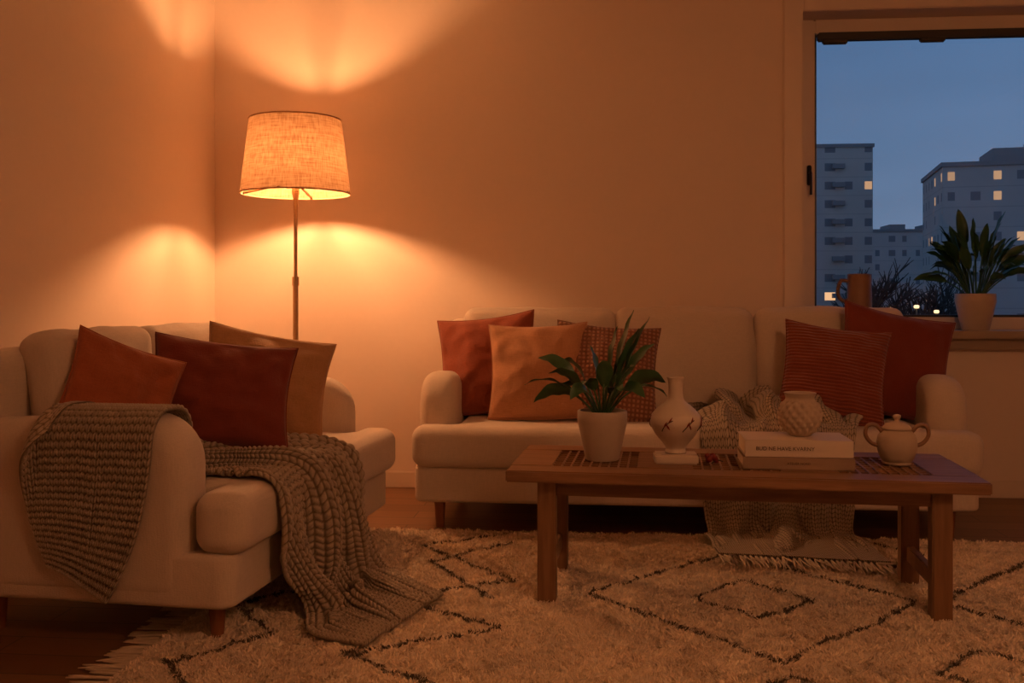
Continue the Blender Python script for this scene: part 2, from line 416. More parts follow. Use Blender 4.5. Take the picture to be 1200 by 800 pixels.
# ------------------------------------------------------------------ rug
def rug():
    x0,x1,y0,y1=-1.2,2.35,1.35,3.90; st=.0085
    nx=int((x1-x0)/st); ny=int((y1-y0)/st)
    X,Y=np.meshgrid(np.linspace(x0,x1,nx+1),np.linspace(y0,y1,ny+1),indexing='ij')
    rng=np.random.RandomState(3)
    def sm(a,k):
        for _ in range(k):
            a=(a+np.roll(a,1,0)+np.roll(a,-1,0)+np.roll(a,1,1)+np.roll(a,-1,1))/5
        return a
    h=rng.rand(*X.shape); h1=sm(h,1); h1=(h1-h1.mean())/h1.std()
    h2=sm(rng.rand(*X.shape),14); h2=(h2-h2.mean())/h2.std()
    Z=RUGT+ .0028*h1+.0009*h2
    edge=np.minimum.reduce([X-x0,x1-X,Y-y0,y1-Y]); Z=np.where(edge<.02,Z*.5*(1+edge/.02),Z)
    Xw=X+.005*h2+.002*h1; Yw=Y+.005*np.roll(h2,37,0)+.002*np.roll(h1,11,0)
    lines=[]
    def zig(xa,xb,ys,off=0):
        p=[]
        for i,y in enumerate(ys): p.append(((xa if i%2 else xb)+off,y))
        lines.append(p)
    zy=[3.90,3.62,3.21,2.98,2.74,2.50,2.24,1.98,1.72,1.46]
    zig(-.66,-.29,zy); zig(-.60,-.34,[y-.20 for y in zy[:3]],.0)
    zig(-1.04,-.86,[y-.1 for y in zy],-.05)
    for cx,cy in ((.46,3.08),(1.52,3.08),(.46,1.92),(1.52,1.92),(2.58,3.08)):
        for s in (1.0,.36):
            a,b=.50*s,.54*s
            lines.append([(cx-a,cy),(cx,cy+b),(cx+a,cy),(cx,cy-b),(cx-a,cy)])
    for cx in (.99,2.05):
        for cy in (3.66,2.50):
            s=.34; lines.append([(cx-.5*s,cy),(cx,cy+.54*s),(cx+.5*s,cy),(cx,cy-.54*s),(cx-.5*s,cy)])
    D=np.full(X.shape,9.)
    for p in lines:
        for (ax,ay),(bx,by) in zip(p[:-1],p[1:]):
            dx,dy=bx-ax,by-ay; t=np.clip(((Xw-ax)*dx+(Yw-ay)*dy)/(dx*dx+dy*dy+1e-9),0,1)
            D=np.minimum(D,np.hypot(Xw-ax-t*dx,Yw-ay-t*dy))
    k=np.clip((D-.0065)/.006,0,1)
    Z-= .0015*(1-k)
    base=np.array([.84,.68,.52]); dark=np.array([.105,.075,.055])
    C=dark+(base-dark)*k[...,None]; C=C*(1+.05*h2[...,None])
    V=np.stack([X+.003*rng.randn(*X.shape),Y+.003*rng.randn(*X.shape),Z],-1).reshape(-1,3)
    I=np.arange(X.size).reshape(X.shape)
    F=np.stack([I[:-1,:-1],I[1:,:-1],I[1:,1:],I[:-1,1:]],-1).reshape(-1,4)
    me=bpy.data.meshes.new('pile'); me.from_pydata(V.tolist(),[],F.tolist()); me.materials.append(M['rug'])
    me.polygons.foreach_set('use_smooth',[True]*len(F))
    ca=me.color_attributes.new('col','FLOAT_COLOR','POINT')
    ca.data.foreach_set('color',np.concatenate([np.clip(C,0,1).reshape(-1,3),np.ones((X.size,1))],1).astype(np.float32).ravel())
    e=empty('area_rug'); ob=bpy.data.objects.new('pile',me); COL.objects.link(ob); ob.parent=e
    # shag strands: short leaning wool blades, grouped in tufts
    nb=380000
    bx=x0+.012+rng.rand(nb)*(x1-x0-.024); by=1.75+rng.rand(nb)*(y1-.012-1.75)
    gi=np.clip(((bx-x0)/(x1-x0)*nx).astype(int),0,nx); gj=np.clip(((by-y0)/(y1-y0)*ny).astype(int),0,ny)
    lx_=sm(rng.randn(*X.shape),2)[gi,gj]; ly_=sm(rng.randn(*X.shape),2)[gi,gj]
    sc=1/np.std(lx_); lean=.0045
    hh=.006+.0055*rng.rand(nb)
    ax_=lx_*sc*lean+rng.randn(nb)*.0025; ay_=ly_*sc*lean+rng.randn(nb)*.0025
    th=rng.rand(nb)*np.pi*2; ww=.0016+.0010*rng.rand(nb)
    zb_=Z[gi,gj]-.003
    B=np.stack([bx,by,zb_],1); sd=np.stack([np.cos(th)*ww,np.sin(th)*ww,np.zeros(nb)],1)
    Tt=B+np.stack([ax_,ay_,hh],1)
    VV=np.stack([B-sd,B+sd,Tt+sd*.6,Tt-sd*.6],1).reshape(-1,3).astype(np.float32)
    cc=np.clip(C[gi,gj]*(.85+.35*rng.rand(nb))[:,None],0,1)
    CC=np.ones((nb,4,4),np.float32); CC[:,:,:3]=cc[:,None,:]
    me=bpy.data.meshes.new('strands'); me.vertices.add(nb*4); me.loops.add(nb*4); me.polygons.add(nb)
    me.vertices.foreach_set('co',VV.ravel()); me.loops.foreach_set('vertex_index',np.arange(nb*4,dtype=np.int32))
    me.polygons.foreach_set('loop_start',np.arange(0,nb*4,4,dtype=np.int32))
    me.update(calc_edges=True); me.materials.append(M['strand'])
    ca=me.color_attributes.new('col','FLOAT_COLOR','POINT'); ca.data.foreach_set('color',CC.ravel())
    ob=bpy.data.objects.new('strands',me); COL.objects.link(ob); ob.parent=e
    boxes('backing',[(x0+.01,x1-.01,y0+.01,y1-.01,.0005,.003)],M['fringe'],0,e)
    mb=MB()
    for i in range(105):
        y=y0+.02+i*(y1-y0-.04)/104; L=random.uniform(.07,.12)
        for k in range(2):
            yy=y+random.uniform(-.006,.006); q=random.uniform(-.025,.025)
            mb.add(*tube(spline([(x0+.01,yy,.008),(x0-L*.5,yy+q*.4,.007),(x0-L,yy+q,.005)],5),[.004,.0045,.0042,.0036,.003,.0018],5),M['fringe'])
    mb.obj('fringe',e)
rug()

# ------------------------------------------------------------------ cloth (throws)
def sdf_push(P,boxes_,th):
    hit=np.zeros(len(P),bool)
    for (Minv,Mr,T,c,h,r) in boxes_:
        q=(P-T)@Minv.T-c
        hh=h-r
        inn=np.clip(q,-hh,hh); d=q-inn; dl=np.linalg.norm(d,axis=1)
        outm=(dl>1e-9)&(dl<r+th)
        if outm.any():
            q2=inn[outm]+d[outm]/dl[outm][:,None]*(r+th)
            P[outm]=(q2+c)@Mr.T+T; hit|=outm
        im=dl<=1e-9
        if im.any():
            qi=q[im]; dist=(h+th)-np.abs(qi); ax=np.argmin(dist,1)
            q2=qi.copy(); rr=np.arange(len(qi)); sg=np.sign(qi[rr,ax]); sg[sg==0]=1
            q2[rr,ax]=sg*(h+th)[ax]
            P[im]=(q2+c)@Mr.T+T; hit|=im
    fl=P[:,2]<RUGT+.006+th
    P[fl,2]=RUGT+.006+th; hit|=fl
    return hit
def mkbox(loc,rz,c,h,r):
    a=R(rz); Mr=np.array([[math.cos(a),-math.sin(a),0],[math.sin(a),math.cos(a),0],[0,0,1]])
    return (Mr.T,Mr,np.array(loc,float),np.array(c,float),np.array(h,float),r)
def sofa_sdf(loc,rz,L,D,aw=.155):
    b=[]
    def bx(x0,x1,y0,y1,z0,z1,r): b.append(mkbox(loc,rz,((x0+x1)/2,(y0+y1)/2,(z0+z1)/2),((x1-x0)/2,(y1-y0)/2,(z1-z0)/2),r))
    bx(0,L,0,D,.11,.30,.02); bx(-.005,L+.005,-.035,D-.2,.258,.425,.05)
    bx(0,aw,.13,D,.115,.63,.06); bx(L-aw,L,.13,D,.115,.63,.06); bx(0,L,D-.32,D,.3,.87,.05)
    return b
def cubic_up(A,n):
    m=A.shape[0]; t=np.linspace(0,m-1,n); k=np.minimum(t.astype(int),m-2); f=(t-k)[:,None,None]
    p0=A[np.maximum(k-1,0)];p1=A[k];p2=A[k+1];p3=A[np.minimum(k+2,m-1)]
    return .5*((2*p1)+(p2-p0)*f+(2*p0-5*p1+4*p2-p3)*f*f+(3*p1-p0-3*p2+p3)*f**3)
def cloth(name,rails,colls,nw,ns,folds,famp,stitch,cA,cB,steps=160,seed=1,fringe_end=None,kamp=.0045,gap=None):
    Lr=np.array([r[0] for r in rails],float)[:,None,:]; Rr=np.array([r[1] for r in rails],float)[:,None,:]
    def arc(A): return cubic_up(A,200)[:,0]
    La,Ra=arc(Lr),arc(Rr); mid=(La+Ra)/2
    s=np.r_[0,np.cumsum(np.linalg.norm(np.diff(mid,axis=0),axis=1))]; S=np.linspace(0,s[-1],ns)
    st0=np.interp(np.linspace(0,1,len(rails)),np.linspace(0,1,200),s)/s[-1]
    def rs(A): return np.stack([np.interp(S,s,A[:,i]) for i in range(3)],1)
    La,Ra=rs(La),rs(Ra)
    w=np.linspace(0,1,nw)[None,:,None]
    G=La[:,None,:]*(1-w)+Ra[:,None,:]*w
    tu=np.gradient(G,axis=0); tv=np.gradient(G,axis=1); nn=np.cross(tu,tv); nn/=np.linalg.norm(nn,axis=2,keepdims=True)+1e-9
    if nn[ns//2,nw//2,2]<0: nn=-nn
    rng=np.random.RandomState(seed)
    ph=np.cumsum(rng.randn(ns)*.03); S2=(S/S[-1])
    wob=.06*np.sin(S2*7+seed)
    W=np.linspace(0,1,nw)[None,:]
    f=np.sin(2*np.pi*folds*(W+wob[:,None])+ph[:,None]+seed)+.5*np.sin(2*np.pi*folds*1.7*(W-wob[:,None])+seed*2)
    am=np.interp(S2,st0,famp)[:,None]
    G=G+nn*((f*.5+.75)*am)[...,None]+nn*.012
    P=G.reshape(-1,3).copy(); idx=np.arange(ns*nw).reshape(ns,nw)
    con=[]
    def addc(a,b,st):
        a=a.ravel();b=b.ravel(); con.append((a,b,np.linalg.norm(P[a]-P[b],axis=1),st))
    for o in (0,1):
        addc(idx[o:-1:2,:],idx[o+1::2,:][:idx[o:-1:2,:].shape[0]],1.); addc(idx[:,o:-1:2],idx[:,o+1::2][:,:idx[:,o:-1:2].shape[1]],1.)
    for oi in (0,1):
        a=idx[oi:-1:2,:-1]; b=idx[oi+1::2,1:][:a.shape[0]]
        for oj in (0,1): addc(a[:,oj::2],b[:,oj::2],.5)
        a=idx[oi:-1:2,1:]; b=idx[oi+1::2,:-1][:a.shape[0]]
        for oj in (0,1): addc(a[:,oj::2],b[:,oj::2],.5)
    for st in (2,4):
        for o in range(2*st):
            a=idx[o:-st:2*st,:]; b=idx[o+st::2*st,:][:a.shape[0]]; a=a[:b.shape[0]]; addc(a,b,.35)
            a=idx[:,o:-st:2*st]; b=idx[:,o+st::2*st]; a=a[:,:b.shape[1]]; b=b[:,:a.shape[1]]; addc(a,b,.6)
    sdf_push(P,colls,.014)
    Q=P.copy(); dt2=9.8*(1/90)**2
    for it in range(steps):
        vel=(P-Q)*.9; sp=np.linalg.norm(vel,axis=1,keepdims=True); vel*=np.minimum(1,.010/(sp+1e-9)); Q=P.copy(); P=P+vel; P[:,2]-=dt2
        for k in range(6):
            for a,b,l0,st in con:
                d=P[b]-P[a]; l=np.linalg.norm(d,axis=1)+1e-9
                c=(st*.5*(l-l0)/l)[:,None]*d; P[a]+=c; P[b]-=c
            hit=sdf_push(P,colls,.014)
            P[hit]=Q[hit]+(P[hit]-Q[hit])*.35
            sdf_push(P,colls,.014)
        Q[hit]=P[hit]
    G=P.reshape(ns,nw,3)
    Lw=np.linalg.norm(np.diff(G,axis=1),axis=2).sum(1).mean(); Ll=np.linalg.norm(np.diff(G,axis=0),axis=2).sum(0).mean()
    cols=max(4,int(round(Lw/stitch))); rows=max(4,int(round(Ll/(stitch*.8))))
    nW=cols*10+1; nS=rows*8+1
    Fg=cubic_up(G,nS); Fg=np.swapaxes(cubic_up(np.swapaxes(Fg,0,1),nW),0,1)
    tu=np.gradient(Fg,axis=0); tv=np.gradient(Fg,axis=1); nn=np.cross(tu,tv); nn/=np.linalg.norm(nn,axis=2,keepdims=True)+1e-9
    if nn[nS//2,nW//2,2]<0: nn=-nn
    b=np.linspace(0,rows,nS)[:,None]; a=np.linspace(0,cols,nW)[None,:]
    # knit: each stitch is a pair of slanted plump strands forming a V
    fa=a%1; side=(fa<.5); xa=np.where(side,fa*2,(fa-.5)*2)
    slant=np.where(side,fa,1-fa)
    st_=np.abs(np.sin(np.pi*(b+slant*1.1)))
    hgt=(np.clip(np.sin(np.pi*xa),0,1)+1e-4)**.5*(.15+.85*st_**.8)
    Fg2=Fg+nn*((hgt-.5)*kamp)[...,None]
    under=Fg-nn*(kamp*.75)
    cA=np.array(cA);cB=np.array(cB)
    C=cA+0*hgt[...,None]
    mel=(np.sin(a*1.7+np.floor(b)*2.3)>.3)[...,None]; C=np.where(mel,C,C*.86+cB*.14)
    if gap is not None:   # stitch valleys coloured darker: painted-in shade, part two-tone yarn
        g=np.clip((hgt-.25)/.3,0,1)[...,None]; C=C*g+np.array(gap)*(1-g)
    V=np.concatenate([Fg2.reshape(-1,3),under.reshape(-1,3)]); n1=nS*nW
    I=np.arange(n1).reshape(nS,nW)
    F=np.stack([I[:-1,:-1],I[1:,:-1],I[1:,1:],I[:-1,1:]],-1).reshape(-1,4)
    FU=F[:,::-1]+n1
    bd=np.concatenate([I[0,:],I[1:,-1],I[-1,-2::-1],I[-2:0:-1,0]]); bn=np.roll(bd,-1)
    FB=np.stack([bd,bn,bn+n1,bd+n1],-1)
    F=np.concatenate([F,FU,FB])
    me=bpy.data.meshes.new('knit'); me.from_pydata(V.tolist(),[],F.tolist()); me.materials.append(M['knit'])
    me.polygons.foreach_set('use_smooth',[True]*len(F))
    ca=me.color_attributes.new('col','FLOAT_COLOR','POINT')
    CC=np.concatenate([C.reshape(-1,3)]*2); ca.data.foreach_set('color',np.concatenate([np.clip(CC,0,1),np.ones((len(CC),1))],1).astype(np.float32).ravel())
    e=empty(name); ob=bpy.data.objects.new('knit',me); COL.objects.link(ob); ob.parent=e
    if fringe_end:
        mb=MB()
        for i in range(0,nW,12):
            p=Fg[-1,i]; d=(Fg[-1,i]-Fg[-7,i]); d/=np.linalg.norm(d)+1e-9
            for k in range(4):
                L=random.uniform(.08,.11); j=np.random.randn(3)*.009
                p2=p+d*L*.5+j; p3=p+d*L+j*2
                p2[2]=max(p2[2]-.01,RUGT+.014); p3[2]=max(p3[2]-.02,RUGT+.012)
                mb.add(*tube(spline([tuple(p),tuple(p2),tuple(p3)],4),[.0032,.0034,.003,.0025,.0015],5),M['fringe'])
        mb.obj('fringe',e)
    return e
lsd=sofa_sdf(LS[0],LS[1],1.40,.86); rsd=sofa_sdf(RS[0],RS[1],2.23,.815)
railsL=[((-1.52,2.485,.35),(-1.36,2.47,.25)),((-1.57,2.485,.48),(-1.25,2.47,.44)),((-1.58,2.52,.665),(-1.20,2.49,.66)),
 ((-1.53,2.68,.68),(-1.17,2.66,.665)),((-1.44,2.80,.56),(-1.16,2.72,.54)),((-1.25,3.04,.46),(-1.06,2.76,.455)),((-.98,3.32,.46),(-.95,2.72,.455)),
 ((-.84,3.35,.38),(-.88,2.70,.38)),((-.79,3.30,.18),(-.85,2.69,.18)),((-.70,3.18,.035),(-.80,2.64,.035)),((-.48,2.98,.03),(-.62,2.54,.03))]
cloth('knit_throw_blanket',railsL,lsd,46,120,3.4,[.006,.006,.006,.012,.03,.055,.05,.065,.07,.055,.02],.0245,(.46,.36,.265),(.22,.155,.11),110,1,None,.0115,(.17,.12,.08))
railsR=[((.38,4.36,.71),(.97,4.38,.59)),((.36,4.28,.59),(1.02,4.28,.53)),((.40,4.06,.48),(.98,4.05,.47)),((.41,3.90,.46),(.95,3.90,.455)),
 ((.41,3.85,.30),(.95,3.85,.30)),((.42,3.80,.06),(.95,3.80,.06)),((.43,3.53,.03),(.98,3.46,.03))]
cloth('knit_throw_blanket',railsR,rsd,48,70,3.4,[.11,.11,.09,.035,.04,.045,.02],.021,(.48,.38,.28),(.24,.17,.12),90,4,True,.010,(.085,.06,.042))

# ------------------------------------------------------------------ coffee table
tb=empty('coffee_table',(.420,3.16,RUGT),-3.5)
hL,hW,tt=.69,.265,.41
TW=M['tablewood']; mb=MB()
ins=[(-.56,-.30),(-.13,.13),(.30,.56)]
iw=.155
mb.add(*boxvf(-hL,hL,-hW,-iw,tt-.035,tt,.004),TW); mb.add(*boxvf(-hL,hL,iw,hW,tt-.035,tt,.004),TW)
xs=[-hL]+[v for p in ins for v in p]+[hL]
for i in range(0,len(xs),2): mb.add(*boxvf(xs[i],xs[i+1],-iw,iw,tt-.035,tt,.002),TW)
for a,b_ in ins:
    mb.add(*boxvf(a,b_,-iw,iw,tt-.030,tt-.010),M['inset'])
    k=9
    for j in range(1,k):
        x=a+(b_-a)*j/k; mb.add(*boxvf(x-.003,x+.003,-iw,iw,tt-.012,tt-.001),TW)
    for j in range(1,8):
        y=-iw+2*iw*j/8; mb.add(*boxvf(a,b_,y-.003,y+.003,tt-.013,tt-.002),TW)
mb.obj('top',tb,autosharp=40)
lx,ly=.572,.185
boxes('apron',[(-lx,lx,-ly-.012,-ly+.012,tt-.085,tt-.036),(-lx,lx,ly-.012,ly+.012,tt-.085,tt-.036),(-lx-.012,-lx+.012,-ly,ly,tt-.085,tt-.036),(lx-.012,lx+.012,-ly,ly,tt-.085,tt-.036)],TW,.003,tb)
for i,(sx,sy) in enumerate(((-1,-1),(1,-1),(-1,1),(1,1))):
    boxes('leg_%d'%(i+1),[(sx*lx-.028,sx*lx+.028,sy*ly-.028,sy*ly+.028,0,tt-.036)],M['tablelegwood'],.004,tb)
boxes('side_stretchers',[(-lx-.012,-lx+.012,-ly+.02,ly-.02,.075,.125),(lx-.012,lx+.012,-ly+.02,ly-.02,.075,.125)],TW,.003,tb)
TT=tt+RUGT

# ------------------------------------------------------------------ plants
def leaf(mb,base,tip,up,width,stem,mat,droop=.0,twist=0):
    base=Vector(base);tip=Vector(tip)
    d=tip-base; midp=base+d*.5+Vector((0,0,up)); n=20
    pts=[]
    for i in range(n+1):
        t=i/n; pts.append((1-t)**2*base+2*t*(1-t)*midp+t*t*tip+Vector((0,0,-droop*t**3)))
    k0=int(n*stem); 
    if k0>0: mb.add(*tube(pts[:k0+2],[.0035]*(k0+2),6),mat)
    vs=[];fs=[];rows=0
    for i in range(k0,n+1):
        t=(i-k0)/(n-k0); T=(pts[min(i+1,n)]-pts[max(i-1,0)]).normalized()
        side=T.cross(Vector((0,0,1))); 
        if side.length<.15: side=T.cross(Vector((d.x,d.y,0.01)).cross(Vector((0,0,1))))
        side.normalize(); side=Matrix.Rotation(twist,3,T)@side; nr=side.cross(T).normalized()
        wd=width*(math.sin(math.pi*min(1,t**.8))**.8+.04*(1-t)) if t<1 else .0005
        rip=.0025*math.sin(t*17+twist*5)
        for q,dz in ((-1,.28),(-.5,.08),(0,0),(.5,.08),(1,.28)):
            vs.append(tuple(pts[i]+side*wd*q+nr*(wd*dz+rip*abs(q)))); 
        rows+=1
    for r_ in range(rows-1):
        for c in range(4):
            a=r_*5+c; fs.append((a,a+1,a+6,a+5))
    mb.add(vs,fs,mat)
def planter(r0,r1,h,lip=.008):
    return [(r0*.96,0),(r0,.006),(r0+(r1-r0)*.55,h*.45),(r1,h*.8),(r1,h-.003),(r1-.003,h),(r1-lip,h),(r1-lip-.001,h-.02)]
pp=empty('potted_plant',(.006,3.17,TT))
mb=MB(); mb.add(*lathe(planter(.055,.080,.158),48),M['pot']); mb.obj('pot',pp,autosharp=60)
mb=MB(); mb.add(*lathe([(.069,.128),(.069,.143),(.03,.147)],32),M['soil']); mb.obj('soil',pp)
mb=MB()
L=[(-.25,-.02,.26,.09),(-.21,.06,.34,.09),(-.17,-.07,.30,.08),(-.13,.08,.33,.08),(-.10,-.1,.22,.10),(-.04,.10,.38,.05),(.01,-.06,.34,.05),(.05,.02,.45,.02),(.10,.02,.50,.0),(.15,-.02,.48,.0),
   (.10,-.10,.33,.05),(.17,.06,.39,.06),(.20,-.03,.27,.10),(.21,.05,.22,.10),(.13,-.12,.23,.10),(-.06,-.12,.27,.08),(.03,.12,.30,.06),(-.15,.02,.22,.11),(.06,-.13,.25,.08),(.12,.03,.44,.02),(-.22,.0,.20,.10)]
for i,(x,y,z,u) in enumerate(L):
    random.seed(i+3); leaf(mb,(x*.08,y*.08,.14),(x,y,z),u,random.uniform(.021,.031),.36,M['leaf'],.02,random.uniform(-.9,.9))
mb.obj('leaves',pp)
sp=empty('potted_plant',(1.785,4.87,.79))
mb=MB(); mb.add(*lathe(planter(.062,.092,.175),48),M['pot']); mb.obj('pot',sp,autosharp=60)
mb=MB(); mb.add(*lathe([(.079,.145),(.079,.158),(.03,.162)],32),M['soil']); mb.obj('soil',sp)
mb=MB()
for i in range(48):
    random.seed(i*5+1); a=random.uniform(0,2*math.pi); el=random.uniform(.05,1); rr=.29*(1-el*.55)+.03
    y=math.sin(a)*rr*.38-.045; y=min(y,.05)
    z=.25+.34*el*random.uniform(.7,1.0)
    leaf(mb,(math.cos(a)*.03,math.sin(a)*.03,.155),(math.cos(a)*rr,y,z),random.uniform(.05,.12),random.uniform(.018,.027),.40,M['leaf2'],.04*(1-el),random.uniform(-1.1,1.1))
mb.obj('leaves',sp)

# ------------------------------------------------------------------ table-top objects
v=empty('ceramic_vase',(.236,3.13,TT))
boxes('stand',[(-.068,.068,-.045,.045,0,.030)],M['ceram'],.005,v)
mb=MB()
prof=[(.030,.03),(.034,.034),(.031,.046),(.040,.062),(.062,.088),(.077,.115),(.080,.133),(.074,.153),(.052,.176),(.032,.192),(.024,.206),(.022,.235),(.024,.258),(.027,.266),(.026,.269),(.021,.266),(.018,.24),(.016,.2)]
P2=spline([(a,b,0) for a,b in prof],70)
mb.add(*lathe([(max(p.x,.003),p.y) for p in P2],56),M['ceram'])
def rv(z): 
    for (r1,z1),(r2,z2) in zip(prof[:-1],prof[1:]):
        if z1<=z<=z2: return r1+(r2-r1)*(z-z1)/(z2-z1)
    return .03
def onv(a,z,o=.0012): r=rv(z)+o; return (r*math.cos(a),r*math.sin(a),z)
for a0 in (-2.25,-1.35,-.5,.6,1.7,2.8):
    mb.add(*tube([onv(a0+.5*t,.105+.055*t-.02*t*t) for t in [i/8 for i in range(9)]],.0016,5),M['ink'])
    for t,s in ((.3,1),(.5,-1),(.7,1)):
        mb.add(*tube([onv(a0+.5*t+.12*q,.105+.055*t-.02*t*t+s*.016*q) for q in (0,.5,1)],[.002,.003,.001],5),M['red'])
mb.obj('body',v)
d=MB(); d.add(*tube(spline([(0,0,.004),(.02,.01,.012),(.035,0,.01)],6),.0018,5),M['black'])
for k in range(9):
    random.seed(k); c=Vector((random.uniform(-.016,.016),random.uniform(-.016,.016),.010+random.uniform(0,.02)))
    d.add(*softbox(.009,.009,.009,.0088,n=6),M['red'],Matrix.Translation(c))
d.obj('dried_flower_head',loc=(.345,3.10,TT))
bk=empty('stack_of_books',(.60,3.13,TT),-2)
def book(parent,nm,x0,x1,y0,y1,z0,z1,cov,rz=0):
    mb=MB(); t=.003; mt=Matrix.Rotation(R(rz),4,'Z')
    mb.add(*boxvf(x0,x1,y0,y1,z0,z0+t,.001),cov,mt); mb.add(*boxvf(x0,x1,y0,y1,z1-t,z1,.001),cov,mt)
    mb.add(*boxvf(x0,x1,y0-.001,y0+t,z0,z1,.001),cov,mt)
    mb.add(*boxvf(x0+.004,x1-.004,y0+t,y1-.004,z0+t,z1-t),M['paper'],mt)
    mb.obj(nm,parent,autosharp=40)
book(bk,'book_lower',-.165,.165,-.10,.10,0,.036,M['cover2'])
book(bk,'book_upper',-.160,.160,-.098,.095,.037,.088,M['cover1'],1.0)
def text(parent,s,size,loc,nm):
    cu=bpy.data.curves.new(nm,'FONT'); cu.body=s; cu.size=size; cu.extrude=.0003; cu.align_x='CENTER'; cu.align_y='CENTER'
    ob=bpy.data.objects.new(nm,cu); COL.objects.link(ob); ob.rotation_euler=(R(90),0,R(1)); ob.location=loc; cu.materials.append(M['ink']); ob.parent=parent
text(bk,'BUD NE HAVE KVARNY',.0165,(-.04,-.1015,.062),'spine_title_upper')
text(bk,'ATELIER NORD',.010,(0,-.1020,.018),'spine_title_lower')
mb=MB()
pr=[(.030,0),(.036,.004),(.050,.022),(.061,.045),(.064,.068),(.058,.092),(.048,.108),(.044,.118),(.048,.130),(.050,.134),(.045,.134),(.040,.122),(.03,.1)]
P2=spline([(a,b,0) for a,b in pr],64)
def fac(r,z,a):
    if .01<z<.11 and r>.042: return r+.0045*(abs(math.sin(a*7+z*95))*abs(math.sin(a*7-z*95))*2-.6)
    return r
mb.add(*lathe([(p.x,p.y) for p in P2],112,fn=fac),M['stone']); mb.obj('textured_vase',loc=(.622,3.14,TT+.0885))
tp=empty('teapot',(.922,3.16,TT))
mb=MB(); pr=[(.040,0),(.043,.004),(.043,.010),(.050,.02),(.0585,.045),(.060,.065),(.056,.088),(.046,.102),(.040,.108),(.040,.112),(.034,.112)]
P2=spline([(a,b,0) for a,b in pr],50); mb.add(*lathe([(p.x,p.y) for p in P2],48),M['stone']); mb.obj('body',tp)
mb=MB(); pr=[(.043,.109),(.044,.113),(.038,.121),(.022,.130),(.010,.134),(.008,.139),(.012,.146),(.011,.153),(.003,.156)]
P2=spline([(a,b,0) for a,b in pr],36); mb.add(*lathe([(p.x,p.y) for p in P2],40),M['stone']); mb.obj('lid',tp)
mb=MB()
for s in (-1,1):
    mb.add(*tube(spline([(s*.044,0,.100),(s*.066,0,.122),(s*.090,0,.118),(s*.095,0,.090),(s*.078,0,.066),(s*.056,0,.058)],18),.0065,8),M['brownjug'])
mb.obj('handles',tp)
jg=empty('stoneware_jug',(1.245,4.87,.79))
mb=MB(); pr=[(.054,0),(.060,.004),(.060,.05),(.058,.14),(.056,.22),(.055,.258),(.057,.266),(.054,.27),(.050,.266),(.049,.23),(.048,.1)]
mb.add(*lathe(pr,40),M['brownjug']); mb.add(*tube(spline([(-.053,0,.235),(-.085,0,.238),(-.10,0,.20),(-.097,0,.16),(-.075,0,.14),(-.054,0,.145)],16),.009,8),M['brownjug'])
mb.obj('body',jg,autosharp=60)

# ------------------------------------------------------------------ floor lamp
LX,LY=-1.385,4.37
fl=empty('floor_lamp',(LX,LY,0))
mb=MB(); mb.add(*lathe([(.15,0),(.15,.012),(.14,.02),(.02,.026),(.013,.035)],48),M['metal'])
mb.add(*tube([(0,0,.03),(0,0,1.02)],.0125,16),M['metal']); mb.add(*tube([(0,0,1.0),(0,0,1.04)],.016,16),M['metal'])
mb.add(*tube([(0,0,1.03),(0,0,1.30),(0,0,1.40),(0,0,1.43)],[.0085,.0085,.012,.018],16),M['metal']); mb.add(*tube([(0,0,1.42),(0,0,1.50)],.017,16),M['metal'])
mb.obj('stand',fl,autosharp=50)
zb,zt,rb,rt=1.419,1.754,.247,.207
sm,nt,b,o=mk('lampshade_linen')
df=nt.nodes.new('ShaderNodeBsdfDiffuse'); tl=nt.nodes.new('ShaderNodeBsdfTranslucent'); mx=nt.nodes.new('ShaderNodeMixShader'); mx.inputs[0].default_value=.42
u1=noi(nt,coord(nt,(1,1,.06)),200,2); u2=noi(nt,coord(nt,(.06,.06,1)),200,2)
fw=mathn(nt,'MULTIPLY',mathn(nt,'ADD',u1,u2),.5)
fw=mathn(nt,'MULTIPLY',mathn(nt,'SUBTRACT',fw,.32),2.8)
nt.links.new(mix(nt,fw,(.30,.16,.085),(.50,.32,.20)),df.inputs[0]); nt.links.new(mix(nt,fw,(.055,.026,.011),(.165,.10,.055)),tl.inputs[0]); nt.links.new(df.outputs[0],mx.inputs[1]); nt.links.new(tl.outputs[0],mx.inputs[2]); nt.links.new(mx.outputs[0],o.inputs[0])
vs=[];fs=[];sg=96
for z,r_ in ((zb,rb),(zt,rt)):
    for i in range(sg): a=2*math.pi*i/sg; vs.append((r_*math.cos(a),r_*math.sin(a),z))
fs=[(i,(i+1)%sg,sg+(i+1)%sg,sg+i) for i in range(sg)]
mb=MB(); mb.add(vs,fs,sm); mb.obj('shade',fl)
mb=MB()
for z,r_ in ((zb,rb),(zt,rt)):
    ring=[(r_*math.cos(2*math.pi*i/64),r_*math.sin(2*math.pi*i/64),z) for i in range(65)]; mb.add(*tube(ring,.0035,6),M['amber'])
mb.obj('shade_trim',fl)
mb=MB()
for a in (0,90,180,270):  # unseen arms, added to throw a stripe of shadow on each wall
    c,s_=math.cos(R(a)),math.sin(R(a))
    mb.add(*tube([(c*.02,s_*.02,zt-.01),(c*rt,s_*rt,zt-.004)],.006,6),M['metal'])
    mb.add(*tube([(c*.017,s_*.017,1.47),(c*rb,s_*rb,zb+.006)],.006,6),M['metal'])
mb.add(*lathe([(.02,zt-.014),(.02,zt-.006)],20),M['metal'])
mb.obj('shadow_spider',fl)
ld=bpy.data.lights.new('bulb','POINT'); ld.energy=32; ld.color=(1,.47,.19); ld.shadow_soft_size=.038
lo=bpy.data.objects.new('bulb',ld); COL.objects.link(lo); lo.parent=fl; lo.location=(0,0,1.55)
